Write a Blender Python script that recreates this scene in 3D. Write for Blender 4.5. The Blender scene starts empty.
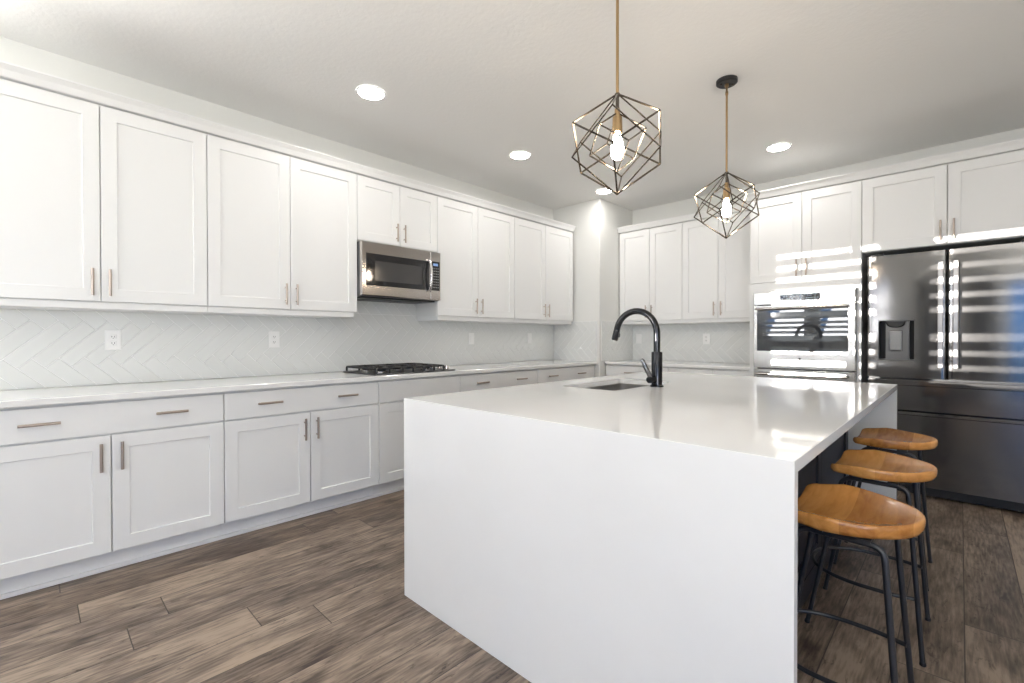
import bpy, bmesh, math, random
from mathutils import Vector, Matrix

# ------------------------------------------------------------------ camera
scene = bpy.context.scene
COL = scene.collection
CAM_R = Vector((0.71859865, 0.69542392, -0.00124944))
CAM_U = Vector((-0.0046739, 0.00662625, 0.99996712))
CAM_F = Vector((-0.69540933, 0.71856918, -0.00801195))
cd = bpy.data.cameras.new('camera')
cd.sensor_fit = 'HORIZONTAL'
cd.sensor_width = 36.0
cd.lens = 16.292
cd.clip_start = 0.02
cam = bpy.data.objects.new('camera', cd)
COL.objects.link(cam)
cm = Matrix((CAM_R, CAM_U, -CAM_F)).transposed().to_4x4()
cm.translation = Vector((3.7028, 0.0, 1.1920))
cam.matrix_world = cm
scene.camera = cam

# ------------------------------------------------------------------ view + light
vs = scene.view_settings
vs.view_transform = 'Standard'
vs.look = 'None'
vs.gamma = 1.0
vs.use_curve_mapping = False
vs.exposure = 0.15
scene.cycles.max_bounces = 10
scene.cycles.diffuse_bounces = 5
scene.cycles.glossy_bounces = 5

SKY_STRENGTH = 3.2
world = bpy.data.worlds.new('sky')
scene.world = world
world.use_nodes = True
wn, wl = world.node_tree.nodes, world.node_tree.links
wn.clear()
w_out = wn.new('ShaderNodeOutputWorld')
w_bg = wn.new('ShaderNodeBackground')
w_bg.inputs['Strength'].default_value = SKY_STRENGTH
w_tc = wn.new('ShaderNodeTexCoord')
w_sep = wn.new('ShaderNodeSeparateXYZ')
w_ramp = wn.new('ShaderNodeValToRGB')
w_map = wn.new('ShaderNodeMapRange')
w_map.inputs['From Min'].default_value = -0.25
w_map.inputs['From Max'].default_value = 0.6
wl.new(w_tc.outputs['Generated'], w_sep.inputs[0])
wl.new(w_sep.outputs['Z'], w_map.inputs['Value'])
wl.new(w_map.outputs['Result'], w_ramp.inputs['Fac'])
cr = w_ramp.color_ramp
cr.elements[0].position = 0.0
cr.elements[0].color = (0.08, 0.18, 0.34, 1)
cr.elements[1].position = 1.0
cr.elements[1].color = (0.10, 0.30, 0.85, 1)
for p_, c_ in ((0.24, (0.08, 0.21, 0.44, 1)), (0.30, (0.14, 0.44, 1.0, 1)), (0.55, (0.10, 0.36, 1.0, 1))):
    e_ = cr.elements.new(p_)
    e_.color = c_
wl.new(w_ramp.outputs['Color'], w_bg.inputs['Color'])
wl.new(w_bg.outputs[0], w_out.inputs['Surface'])

SUN_AZ, SUN_EL = math.radians(15.5), math.radians(3.0)
sd = bpy.data.lights.new('sun', 'SUN')
sd.energy = 11.0
sd.angle = math.radians(0.18)
sd.color = (1.0, 0.96, 0.90)
sun = bpy.data.objects.new('sun', sd)
COL.objects.link(sun)
sdir = Vector((math.sin(SUN_AZ) * math.cos(SUN_EL), math.cos(SUN_AZ) * math.cos(SUN_EL), -math.sin(SUN_EL)))
sun.rotation_euler = sdir.to_track_quat('-Z', 'Y').to_euler()


def area_light(name, loc, direction, sx, sy, power, color, portal=False):
    l = bpy.data.lights.new(name, 'AREA')
    l.shape = 'RECTANGLE'
    l.size, l.size_y = sx, sy
    l.energy = power
    l.color = color
    if portal:
        l.cycles.is_portal = True
    o = bpy.data.objects.new(name, l)
    o.location = loc
    o.rotation_euler = Vector(direction).to_track_quat('-Z', 'Y').to_euler()
    COL.objects.link(o)
    return o


T_WALL = 0.12
RX, RY = 6.2, -2.5          # right wall, rear wall
LW = [(-2.2, -0.5)]         # y range of the unseen right hand window, put in for daylight
for a_, b_ in LW:
    area_light('window_daylight', (RX + 0.16, (a_ + b_) / 2, 1.3), (-1, 0, 3.2), b_ - a_, 2.1, 215, (1.0, 0.975, 0.905))  # lamp added outside the window, tilted up to brighten the ceiling
LWIN = (-2.25, -0.65, 1.62, 2.55)   # unseen window added in the left wall to brighten ceiling and island
area_light('left_window_fill', (-T_WALL - 0.50, (LWIN[0] + LWIN[1]) / 2, 1.78), (1, 0, 1.4), LWIN[1] - LWIN[0], 1.5, 255, (1.0, 0.975, 0.905))  # fill lamp added outside the left window
for x_ in (0.865, 1.95):
    area_light('shutter_daylight', (x_, RY - 1.22, 1.78), (0, 1, 1.6), 0.85, 2.2, 115, (1.0, 0.975, 0.905))  # lamps added behind the shutters as daylight, tilted upwards
area_light('door_daylight', (4.975, RY - 0.16, 1.1), (0, 1, 0), 0.85, 2.15, 1, (1, 1, 1), portal=True)

# ------------------------------------------------------------------ materials
MATS = {}


def principled(name, color, rough=0.5, metal=0.0, spec=0.5, coat=0.0, **kw):
    m = bpy.data.materials.new(name)
    m.use_nodes = True
    b = m.node_tree.nodes['Principled BSDF']
    b.inputs['Base Color'].default_value = (*color, 1)
    b.inputs['Roughness'].default_value = rough
    b.inputs['Metallic'].default_value = metal
    b.inputs['Specular IOR Level'].default_value = spec
    b.inputs['Coat Weight'].default_value = coat
    for k, v in kw.items():
        b.inputs[k.replace('_', ' ')].default_value = v
    MATS[name] = m
    return m


def nodes_of(m):
    return m.node_tree.nodes, m.node_tree.links, m.node_tree.nodes['Principled BSDF']


def math_node(N, L, op, a, b=None):
    n = N.new('ShaderNodeMath')
    n.operation = op
    for i, v in enumerate((a, b)):
        if v is None:
            continue
        if isinstance(v, (int, float)):
            n.inputs[i].default_value = v
        else:
            L.new(v, n.inputs[i])
    return n.outputs[0]


def add_bump(m, scale, strength, dist=0.01, detail=4):
    N, L, B = nodes_of(m)
    tc = N.new('ShaderNodeTexCoord')
    no = N.new('ShaderNodeTexNoise')
    no.inputs['Scale'].default_value = scale
    no.inputs['Detail'].default_value = detail
    bu = N.new('ShaderNodeBump')
    bu.inputs['Strength'].default_value = strength
    bu.inputs['Distance'].default_value = dist
    L.new(tc.outputs['Object'], no.inputs['Vector'])
    L.new(no.outputs['Fac'], bu.inputs['Height'])
    L.new(bu.outputs['Normal'], B.inputs['Normal'])


M_WALL = principled('wall_paint', (0.78, 0.78, 0.755), 0.85)
add_bump(M_WALL, 90, 0.12, 0.004)
M_CEIL = principled('ceiling_paint', (0.85, 0.845, 0.83), 0.9)
add_bump(M_CEIL, 45, 0.25, 0.006)
M_CAB = principled('white_cabinet_paint', (0.82, 0.82, 0.815), 0.38)
M_CABIN = principled('cabinet_box_paint', (0.80, 0.80, 0.79), 0.5)  # plain white of the cabinet boxes
M_TILE = principled('glazed_tile', (0.76, 0.77, 0.755), 0.09, spec=0.6)
M_GROUT = principled('grout', (0.90, 0.90, 0.89), 0.8)
M_NICKEL = principled('brushed_nickel', (0.46, 0.39, 0.34), 0.36, metal=1.0)
M_BLACK = principled('matte_black_iron', (0.012, 0.012, 0.013), 0.45)
M_PLASTIC = principled('white_plastic', (0.86, 0.86, 0.85), 0.35)
M_SLOT = principled('socket_slot', (0.03, 0.03, 0.03), 0.6)
M_GLASS_BLACK = principled('black_glass', (0.015, 0.015, 0.017), 0.06, spec=0.7)
M_OVENGLASS = principled('oven_glass', (0.03, 0.034, 0.038), 0.02, IOR=1.75)
M_NAVY = principled('dark_island_paint', (0.012, 0.012, 0.02), 0.42, spec=0.3)
M_BRASS = principled('aged_brass', (0.47, 0.32, 0.17), 0.34, metal=1.0)
M_IRON = principled('stool_iron', (0.02, 0.021, 0.026), 0.35, spec=0.6)
M_CAGE = principled('cage_iron', (0.16, 0.135, 0.11), 0.25, metal=0.9)
M_FAUCET = principled('gunmetal_faucet', (0.035, 0.036, 0.04), 0.16, metal=0.9)
M_LINER = principled('black_liner', (0.006, 0.006, 0.007), 0.5, spec=0.3)
M_PADDLE = principled('paddle_steel', (0.30, 0.30, 0.31), 0.1, metal=1.0)
M_CHROME = principled('polished_chrome', (0.8, 0.8, 0.8), 0.1, metal=1.0)
M_LEVER = principled('lever_metal', (0.25, 0.25, 0.26), 0.12, metal=1.0)
M_SINK = principled('sink_steel', (0.50, 0.49, 0.475), 0.3, metal=1.0)
M_DARKPLASTIC = principled('dark_plastic', (0.02, 0.02, 0.022), 0.35)


def stone(name):
    m = principled(name, (0.85, 0.84, 0.825), 0.07, spec=0.55)
    N, L, B = nodes_of(m)
    tc = N.new('ShaderNodeTexCoord')
    no = N.new('ShaderNodeTexNoise')
    no.inputs['Scale'].default_value = 3.0
    no.inputs['Detail'].default_value = 8
    cr = N.new('ShaderNodeValToRGB')
    cr.color_ramp.elements[0].position = 0.35
    cr.color_ramp.elements[0].color = (0.80, 0.795, 0.785, 1)
    cr.color_ramp.elements[1].position = 0.65
    cr.color_ramp.elements[1].color = (0.82, 0.815, 0.805, 1)
    L.new(tc.outputs['Object'], no.inputs['Vector'])
    L.new(no.outputs['Fac'], cr.inputs['Fac'])
    L.new(cr.outputs['Color'], B.inputs['Base Color'])
    return m


M_STONE = stone('white_quartz')


def brushed(name, color, rough, stretch, var=0.08, aniso=0.5, axis='Z'):
    """brushed metal: fine horizontal grain in the roughness and a stretched highlight"""
    m = principled(name, color, rough, metal=1.0)
    N, L, B = nodes_of(m)
    tc = N.new('ShaderNodeTexCoord')
    mp = N.new('ShaderNodeMapping')
    mp.inputs['Scale'].default_value = stretch
    no = N.new('ShaderNodeTexNoise')
    no.inputs['Scale'].default_value = 60
    no.inputs['Detail'].default_value = 3
    mr = N.new('ShaderNodeMapRange')
    mr.inputs['To Min'].default_value = rough - var
    mr.inputs['To Max'].default_value = rough + var
    L.new(tc.outputs['Object'], mp.inputs['Vector'])
    L.new(mp.outputs['Vector'], no.inputs['Vector'])
    L.new(no.outputs['Fac'], mr.inputs['Value'])
    L.new(mr.outputs['Result'], B.inputs['Roughness'])
    if aniso:
        B.inputs['Anisotropic'].default_value = aniso
        tg = N.new('ShaderNodeTangent')
        tg.direction_type = 'RADIAL'
        tg.axis = axis
        L.new(tg.outputs[0], B.inputs['Tangent'])
    return m


M_STEEL = brushed('stainless_steel', (0.50, 0.465, 0.44), 0.17, (0.3, 0.3, 40), 0.05)
M_OVEN = brushed('oven_stainless', (0.52, 0.51, 0.495), 0.24, (0.3, 0.3, 40), 0.04, aniso=0.2)


def second_lobe(m, rough, fac):
    N, L, B = nodes_of(m)
    out = N['Material Output']
    g = N.new('ShaderNodeBsdfAnisotropic')
    g.inputs['Color'].default_value = (*[c * 0.72 for c in B.inputs['Base Color'].default_value[:3]], 1)
    g.inputs['Roughness'].default_value = rough
    mx = N.new('ShaderNodeMixShader')
    mx.inputs['Fac'].default_value = fac
    L.new(B.outputs[0], mx.inputs[1])
    L.new(g.outputs[0], mx.inputs[2])
    L.new(mx.outputs[0], out.inputs['Surface'])


M_FRIDGE = brushed('dark_stainless', (0.18, 0.175, 0.174), 0.11, (0.3, 0.3, 40), 0.02, aniso=0.4)
second_lobe(M_FRIDGE, 0.5, 0.24)
M_FRHAND = brushed('bright_steel', (0.62, 0.60, 0.60), 0.25, (40, 40, 0.3), 0.05, aniso=0)


def emission(name, color, strength):
    m = bpy.data.materials.new(name)
    m.use_nodes = True
    N, L = m.node_tree.nodes, m.node_tree.links
    N.clear()
    o = N.new('ShaderNodeOutputMaterial')
    e = N.new('ShaderNodeEmission')
    e.inputs['Color'].default_value = (*color, 1)
    e.inputs['Strength'].default_value = strength
    L.new(e.outputs[0], o.inputs['Surface'])
    MATS[name] = m
    return m


M_BULB = emission('lit_bulb', (1.0, 0.82, 0.62), 120)
M_LED = emission('lit_downlight', (1.0, 0.97, 0.93), 76)
M_DISPLAY = emission('blue_display', (0.30, 0.45, 0.75), 0.9)

M_PANE = bpy.data.materials.new('window_glass')
M_PANE.use_nodes = True
_N, _L = M_PANE.node_tree.nodes, M_PANE.node_tree.links
_N.clear()
_o = _N.new('ShaderNodeOutputMaterial')
_mx = _N.new('ShaderNodeMixShader')
_t = _N.new('ShaderNodeBsdfTransparent')
_g = _N.new('ShaderNodeBsdfGlossy')
_g.inputs['Roughness'].default_value = 0.02
_mx.inputs['Fac'].default_value = 0.06
_L.new(_t.outputs[0], _mx.inputs[1])
_L.new(_g.outputs[0], _mx.inputs[2])
_L.new(_mx.outputs[0], _o.inputs['Surface'])


def floor_material():
    m = principled('plank_floor', (0.2, 0.16, 0.13), 0.4)
    N, L, B = nodes_of(m)
    tc = N.new('ShaderNodeTexCoord')
    sep = N.new('ShaderNodeSeparateXYZ')
    L.new(tc.outputs['Object'], sep.inputs[0])
    W = 0.19
    # row index across x, planks run along y
    rx = math_node(N, L, 'DIVIDE', math_node(N, L, 'ADD', sep.outputs['X'], 0.08), W)
    row = math_node(N, L, 'FLOOR', rx)
    fx = math_node(N, L, 'FRACT', rx)
    # stagger of the board ends, row by row
    stag = [0.31, 1.02, 0.55, 1.27, 0.16, 1.22, 0.95, 1.09, 0.70, 0.49, 1.18, 0.08, 0.62, 0.93, 0.40, 1.30, 0.22, 0.78, 1.10, 0.50,
            0.02, 0.86, 1.24, 0.36, 0.68, 0.12, 1.05, 0.58, 0.27, 1.15]
    stg = N.new('ShaderNodeValToRGB')
    stg.color_ramp.interpolation = 'CONSTANT'
    while len(stg.color_ramp.elements) < len(stag):
        stg.color_ramp.elements.new(1.0)
    for i, v in enumerate(stag):
        stg.color_ramp.elements[i].position = i / 32.0
        stg.color_ramp.elements[i].color = (v / 1.35, v / 1.35, v / 1.35, 1)
    L.new(math_node(N, L, 'DIVIDE', math_node(N, L, 'ADD', row, 0.5), 32.0), stg.inputs['Fac'])
    off = math_node(N, L, 'MULTIPLY', stg.outputs['Color'], 1.35)
    ry = math_node(N, L, 'DIVIDE', math_node(N, L, 'ADD', sep.outputs['Y'], off), 1.35)
    col = math_node(N, L, 'FLOOR', ry)
    fy = math_node(N, L, 'FRACT', ry)
    cmb = N.new('ShaderNodeCombineXYZ')
    L.new(row, cmb.inputs[0])
    L.new(col, cmb.inputs[1])
    wn2 = N.new('ShaderNodeTexWhiteNoise')
    wn2.noise_dimensions = '3D'
    L.new(cmb.outputs[0], wn2.inputs['Vector'])
    # per plank shifted wood grain
    shift = N.new('ShaderNodeVectorMath')
    shift.operation = 'SCALE'
    shift.inputs['Scale'].default_value = 37.0
    L.new(wn2.outputs['Color'], shift.inputs[0])
    addv = N.new('ShaderNodeVectorMath')
    L.new(tc.outputs['Object'], addv.inputs[0])
    L.new(shift.outputs['Vector'], addv.inputs[1])
    mp = N.new('ShaderNodeMapping')
    mp.inputs['Scale'].default_value = (1.0, 0.27, 1.0)
    L.new(addv.outputs['Vector'], mp.inputs['Vector'])
    n1 = N.new('ShaderNodeTexNoise')
    n1.inputs['Scale'].default_value = 8
    n1.inputs['Detail'].default_value = 9
    n1.inputs['Roughness'].default_value = 0.62
    n1.inputs['Distortion'].default_value = 0.7
    L.new(mp.outputs['Vector'], n1.inputs['Vector'])
    mp2 = N.new('ShaderNodeMapping')
    mp2.inputs['Scale'].default_value = (1.0, 0.09, 1.0)
    L.new(addv.outputs['Vector'], mp2.inputs['Vector'])
    n2 = N.new('ShaderNodeTexNoise')
    n2.inputs['Scale'].default_value = 95
    n2.inputs['Detail'].default_value = 4
    L.new(mp2.outputs['Vector'], n2.inputs['Vector'])
    # knots and cross scrape marks
    mp3 = N.new('ShaderNodeMapping')
    mp3.inputs['Scale'].default_value = (1.0, 0.5, 1.0)
    L.new(addv.outputs['Vector'], mp3.inputs['Vector'])
    n3 = N.new('ShaderNodeTexNoise')
    n3.inputs['Scale'].default_value = 6.5
    n3.inputs['Detail'].default_value = 5
    L.new(mp3.outputs['Vector'], n3.inputs['Vector'])
    knot = N.new('ShaderNodeMapRange')
    knot.inputs['From Min'].default_value = 0.60
    knot.inputs['From Max'].default_value = 0.74
    L.new(n3.outputs['Fac'], knot.inputs['Value'])
    n4 = N.new('ShaderNodeTexNoise')          # fine dark checks along the grain
    n4.inputs['Scale'].default_value = 34
    n4.inputs['Detail'].default_value = 7
    n4.inputs['Roughness'].default_value = 0.75
    n4.inputs['Distortion'].default_value = 1.2
    L.new(mp.outputs['Vector'], n4.inputs['Vector'])
    check = N.new('ShaderNodeMapRange')
    check.inputs['From Min'].default_value = 0.57
    check.inputs['From Max'].default_value = 0.65
    L.new(n4.outputs['Fac'], check.inputs['Value'])
    big = N.new('ShaderNodeMapRange')
    big.inputs['From Min'].default_value = 0.30
    big.inputs['From Max'].default_value = 0.70
    L.new(n1.outputs['Fac'], big.inputs['Value'])
    fine = N.new('ShaderNodeMapRange')
    fine.inputs['From Min'].default_value = 0.30
    fine.inputs['From Max'].default_value = 0.70
    L.new(n2.outputs['Fac'], fine.inputs['Value'])
    t1 = math_node(N, L, 'MULTIPLY', big.outputs['Result'], 0.34)
    t2 = math_node(N, L, 'MULTIPLY', fine.outputs['Result'], 0.27)
    t3 = math_node(N, L, 'ADD', math_node(N, L, 'MULTIPLY', wn2.outputs['Value'], 0.22), 0.15)
    t = math_node(N, L, 'ADD', math_node(N, L, 'ADD', t1, t2), t3)
    t = math_node(N, L, 'SUBTRACT', t, math_node(N, L, 'MULTIPLY', knot.outputs['Result'], 0.18))
    t = math_node(N, L, 'SUBTRACT', t, math_node(N, L, 'MULTIPLY', check.outputs['Result'], 0.20))
    ramp = N.new('ShaderNodeValToRGB')
    r = ramp.color_ramp
    r.elements[0].position = 0.24
    r.elements[0].color = (0.042, 0.027, 0.019, 1)
    r.elements[1].position = 0.72
    r.elements[1].color = (0.36, 0.275, 0.205, 1)
    for p, c in ((0.38, (0.105, 0.074, 0.054, 1)), (0.50, (0.178, 0.133, 0.101, 1)), (0.60, (0.250, 0.190, 0.144, 1))):
        e = r.elements.new(p)
        e.color = c
    L.new(t, ramp.inputs['Fac'])
    # seams
    dx = math_node(N, L, 'MINIMUM', fx, math_node(N, L, 'SUBTRACT', 1.0, fx))
    dx = math_node(N, L, 'MULTIPLY', dx, W)
    dy = math_node(N, L, 'MINIMUM', fy, math_node(N, L, 'SUBTRACT', 1.0, fy))
    dy = math_node(N, L, 'MULTIPLY', dy, 1.35)
    d = math_node(N, L, 'MINIMUM', dx, dy)
    seam = N.new('ShaderNodeMapRange')
    seam.inputs['From Min'].default_value = 0.0008
    seam.inputs['From Max'].default_value = 0.0028
    L.new(d, seam.inputs['Value'])
    mix = N.new('ShaderNodeMixRGB')
    mix.inputs['Color1'].default_value = (0.04, 0.028, 0.022, 1)
    L.new(seam.outputs['Result'], mix.inputs['Fac'])
    L.new(ramp.outputs['Color'], mix.inputs['Color2'])
    L.new(mix.outputs['Color'], B.inputs['Base Color'])
    rr = N.new('ShaderNodeMapRange')
    rr.inputs['To Min'].default_value = 0.30
    rr.inputs['To Max'].default_value = 0.50
    L.new(n1.outputs['Fac'], rr.inputs['Value'])
    L.new(rr.outputs['Result'], B.inputs['Roughness'])
    bu = N.new('ShaderNodeBump')
    bu.inputs['Strength'].default_value = 0.25
    bu.inputs['Distance'].default_value = 0.003
    hh = math_node(N, L, 'ADD', math_node(N, L, 'MULTIPLY', t, 0.6), seam.outputs['Result'])
    L.new(hh, bu.inputs['Height'])
    L.new(bu.outputs['Normal'], B.inputs['Normal'])
    return m


M_FLOOR = floor_material()


def seat_wood():
    m = principled('stool_wood', (0.5, 0.25, 0.09), 0.2, spec=0.6)
    N, L, B = nodes_of(m)
    tc = N.new('ShaderNodeTexCoord')
    oi = N.new('ShaderNodeObjectInfo')
    addv = N.new('ShaderNodeVectorMath')
    L.new(tc.outputs['Object'], addv.inputs[0])
    rnd = N.new('ShaderNodeVectorMath')
    rnd.operation = 'SCALE'
    cmb = N.new('ShaderNodeCombineXYZ')
    L.new(oi.outputs['Random'], cmb.inputs[2])
    rnd.inputs['Scale'].default_value = 9.0
    L.new(cmb.outputs[0], rnd.inputs[0])
    L.new(rnd.outputs['Vector'], addv.inputs[1])
    sep = N.new('ShaderNodeSeparateXYZ')
    L.new(addv.outputs['Vector'], sep.inputs[0])
    blk = math_node(N, L, 'FLOOR', math_node(N, L, 'DIVIDE', sep.outputs['X'], 0.075))
    wn = N.new('ShaderNodeTexWhiteNoise')
    wn.noise_dimensions = '2D'
    c2 = N.new('ShaderNodeCombineXYZ')
    L.new(blk, c2.inputs[0])
    L.new(math_node(N, L, 'FLOOR', sep.outputs['Z']), c2.inputs[1])
    L.new(c2.outputs[0], wn.inputs['Vector'])
    mp = N.new('ShaderNodeMapping')
    mp.inputs['Scale'].default_value = (1.0, 0.12, 1.0)
    L.new(addv.outputs['Vector'], mp.inputs['Vector'])
    n1 = N.new('ShaderNodeTexNoise')
    n1.inputs['Scale'].default_value = 45
    n1.inputs['Detail'].default_value = 6
    n1.inputs['Distortion'].default_value = 0.5
    L.new(mp.outputs['Vector'], n1.inputs['Vector'])
    t = math_node(N, L, 'ADD', math_node(N, L, 'MULTIPLY', n1.outputs['Fac'], 0.6),
                  math_node(N, L, 'MULTIPLY', wn.outputs['Value'], 0.4))
    ramp = N.new('ShaderNodeValToRGB')
    r = ramp.color_ramp
    r.elements[0].position = 0.2
    r.elements[0].color = (0.36, 0.135, 0.030, 1)
    r.elements[1].position = 0.8
    r.elements[1].color = (0.80, 0.40, 0.12, 1)
    e = r.elements.new(0.5)
    e.color = (0.63, 0.28, 0.072, 1)
    L.new(t, ramp.inputs['Fac'])
    L.new(ramp.outputs['Color'], B.inputs['Base Color'])
    return m


M_SEAT = seat_wood()

# ------------------------------------------------------------------ helpers
ROOT_LOC = {}


def thing(name, label, cat, loc=(0, 0, 0), group=None):
    o = bpy.data.objects.new(name, None)
    o.empty_display_size = 0.1
    o.location = loc
    COL.objects.link(o)
    o['label'] = label
    o['category'] = cat
    if group:
        o['group'] = group
    ROOT_LOC[o] = Vector(loc)
    return o


def obj(name, bm, mat, parent=None, smooth=False, label=None, origin=None):
    """link a bmesh given in world coordinates as ONE mesh object"""
    o_loc = ROOT_LOC[parent] if parent is not None else Vector(origin or (0, 0, 0))
    bmesh.ops.translate(bm, verts=bm.verts, vec=-o_loc)
    bmesh.ops.recalc_face_normals(bm, faces=bm.faces)
    me = bpy.data.meshes.new(name)
    bm.to_mesh(me)
    bm.free()
    me.materials.append(mat)
    if smooth:
        for p in me.polygons:
            p.use_smooth = True
        if smooth != 'all':
            me.set_sharp_from_angle(angle=math.radians(40))
    o = bpy.data.objects.new(name, me)
    COL.objects.link(o)
    if parent is not None:
        o.parent = parent
        ROOT_LOC[o] = o_loc
    else:
        o.location = o_loc
        ROOT_LOC[o] = o_loc
    if label:
        o['label'] = label
    return o


def tag(o, label, cat, group=None):
    o['label'] = label
    o['category'] = cat
    if group:
        o['group'] = group
    return o


def struct(name, bm, mat, parent=None, smooth=False):
    o = obj(name, bm, mat, parent, smooth)
    if parent is None:
        o['kind'] = 'structure'
    return o


def new():
    return bmesh.new()


def box(bm, x0, x1, y0, y1, z0, z1, f=None):
    """axis aligned box; f maps (a, b, c) to world"""
    f = f or (lambda a, b, c: (a, b, c))
    v = [bm.verts.new(f(x, y, z)) for x in (x0, x1) for y in (y0, y1) for z in (z0, z1)]
    for q in ((0, 1, 3, 2), (4, 6, 7, 5), (0, 4, 5, 1), (2, 3, 7, 6), (0, 2, 6, 4), (1, 5, 7, 3)):
        bm.faces.new([v[i] for i in q])


def cbox(bm, x0, x1, y0, y1, z0, z1, c=0.004, f=None):
    """box with chamfered edges"""
    f = f or (lambda a, b, cc: (a, b, cc))
    xs, ys, zs = (x0, x1), (y0, y1), (z0, z1)
    V = {}
    for i in (0, 1):
        for j in (0, 1):
            for k in (0, 1):
                sx, sy, sz = (c, -c)[i], (c, -c)[j], (c, -c)[k]
                V[i, j, k, 0] = bm.verts.new(f(xs[i], ys[j] + sy, zs[k] + sz))
                V[i, j, k, 1] = bm.verts.new(f(xs[i] + sx, ys[j], zs[k] + sz))
                V[i, j, k, 2] = bm.verts.new(f(xs[i] + sx, ys[j] + sy, zs[k]))
    F = lambda l: bm.faces.new([V[q] for q in l])
    for i in (0, 1):
        F([(i, 0, 0, 0), (i, 1, 0, 0), (i, 1, 1, 0), (i, 0, 1, 0)])
        F([(0, i, 0, 1), (1, i, 0, 1), (1, i, 1, 1), (0, i, 1, 1)])
        F([(0, 0, i, 2), (1, 0, i, 2), (1, 1, i, 2), (0, 1, i, 2)])
    for a in (0, 1):
        for b in (0, 1):
            F([(a, b, 0, 0), (a, b, 1, 0), (a, b, 1, 1), (a, b, 0, 1)])
            F([(a, 0, b, 0), (a, 1, b, 0), (a, 1, b, 2), (a, 0, b, 2)])
            F([(0, a, b, 1), (1, a, b, 1), (1, a, b, 2), (0, a, b, 2)])
            for k in (0, 1):
                F([(a, b, k, 0), (a, b, k, 1), (a, b, k, 2)])


def loft(bm, rings, cap0=True, cap1=True, closed=True):
    """join successive vertex rings (lists of coordinates) by quads"""
    R = [[bm.verts.new(p) for p in r] for r in rings]
    n = len(R[0])
    for a, b in zip(R, R[1:]):
        for i in range(n if closed else n - 1):
            j = (i + 1) % n
            bm.faces.new((a[i], a[j], b[j], b[i]))
    if cap0:
        bm.faces.new(R[0])
    if cap1:
        bm.faces.new(R[-1])
    return R


def tube(bm, pts, r, n=8, closed=False, sides=None):
    """sweep a round (or n sided) section along a polyline with parallel transport"""
    P = [Vector(p) for p in pts]
    m = len(P)
    tang = []
    for i in range(m):
        if closed:
            t = P[(i + 1) % m] - P[i - 1]
        else:
            t = P[min(i + 1, m - 1)] - P[max(i - 1, 0)]
        tang.append(t.normalized())
    t0 = tang[0]
    ref = Vector((0, 0, 1)) if abs(t0.z) < 0.9 else Vector((1, 0, 0))
    u = t0.cross(ref).normalized()
    rings = []
    for i in range(m):
        t = tang[i]
        u = (u - t * u.dot(t)).normalized()
        v = t.cross(u)
        rr = r[i] if isinstance(r, (list, tuple)) else r
        rings.append([P[i] + (u * math.cos(2 * math.pi * k / n) + v * math.sin(2 * math.pi * k / n)) * rr for k in range(n)])
    if closed:
        R = [[bm.verts.new(p) for p in q] for q in rings]
        for i in range(m):
            a, b = R[i], R[(i + 1) % m]
            for k in range(n):
                j = (k + 1) % n
                bm.faces.new((a[k], a[j], b[j], b[k]))
    else:
        loft(bm, rings)


def fillet(pts, rad, n=5):
    """round the inner corners of a polyline"""
    P = [Vector(p) for p in pts]
    out = [P[0]]
    for a, b, c in zip(P, P[1:], P[2:]):
        d1, d2 = (a - b), (c - b)
        r = min(rad, d1.length * 0.49, d2.length * 0.49)
        p, q = b + d1.normalized() * r, b + d2.normalized() * r
        for k in range(n + 1):
            t = k / n
            out.append(p * (1 - t) ** 2 + b * 2 * t * (1 - t) + q * t * t)
    out.append(P[-1])
    return out


def lathe(bm, prof, cx, cy, n=24, cap0=True, cap1=True):
    """profile [(radius, z)] turned about a vertical axis"""
    loft(bm, [[(cx + r * math.cos(2 * math.pi * k / n), cy + r * math.sin(2 * math.pi * k / n), z) for k in range(n)]
              for r, z in prof], cap0, cap1)


def rect_loft(bm, u0, u1, z0, z1, steps, f):
    """nested rectangles in the front plane: steps of (inset, depth)"""
    rings = []
    for ins, d in steps:
        rings.append([f(u0 + ins, d, z0 + ins), f(u1 - ins, d, z0 + ins), f(u1 - ins, d, z1 - ins), f(u0 + ins, d, z1 - ins)])
    loft(bm, rings)


ROOM_D = 5.33               # back wall
LEFT = lambda u, d, z: (d, u, z)             # cabinets along the left wall, facing +x
BACK = lambda u, d, z: (u, ROOM_D - d, z)    # cabinets along the back wall, facing -y


def shaker(name, u0, u1, z0, z1, d, f, parent, mat=M_CAB, stile=0.068, depth=0.02):
    bm = new()
    rect_loft(bm, u0, u1, z0, z1,
              [(0, d - depth), (0, d - 0.002), (0.002, d), (stile, d), (stile + 0.003, d - 0.008)], f)
    return obj(name, bm, mat, parent)


def slab(name, u0, u1, z0, z1, d, f, parent, mat=M_CAB):
    bm = new()
    rect_loft(bm, u0, u1, z0, z1, [(0, d - 0.02), (0, d - 0.002), (0.002, d)], f)
    return obj(name, bm, mat, parent)


def pull(u, z, d, f, parent, vertical=True, length=0.145):
    """bar pull on two posts, standing on the face at depth d"""
    bm = new()
    h, s, r = length / 2, length * 0.31, 0.0068
    if vertical:
        tube(bm, [f(u, d + 0.029, z - h), f(u, d + 0.029, z + h)], r, 10)
        for k in (-s, s):
            tube(bm, [f(u, d + 0.0005, z + k), f(u, d + 0.029, z + k)], 0.0042, 8)
    else:
        tube(bm, [f(u - h, d + 0.029, z), f(u + h, d + 0.029, z)], r, 10)
        for k in (-s, s):
            tube(bm, [f(u + k, d + 0.0005, z), f(u + k, d + 0.029, z)], 0.0042, 8)
    return obj('handle', bm, M_NICKEL, parent, smooth=True)


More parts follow.
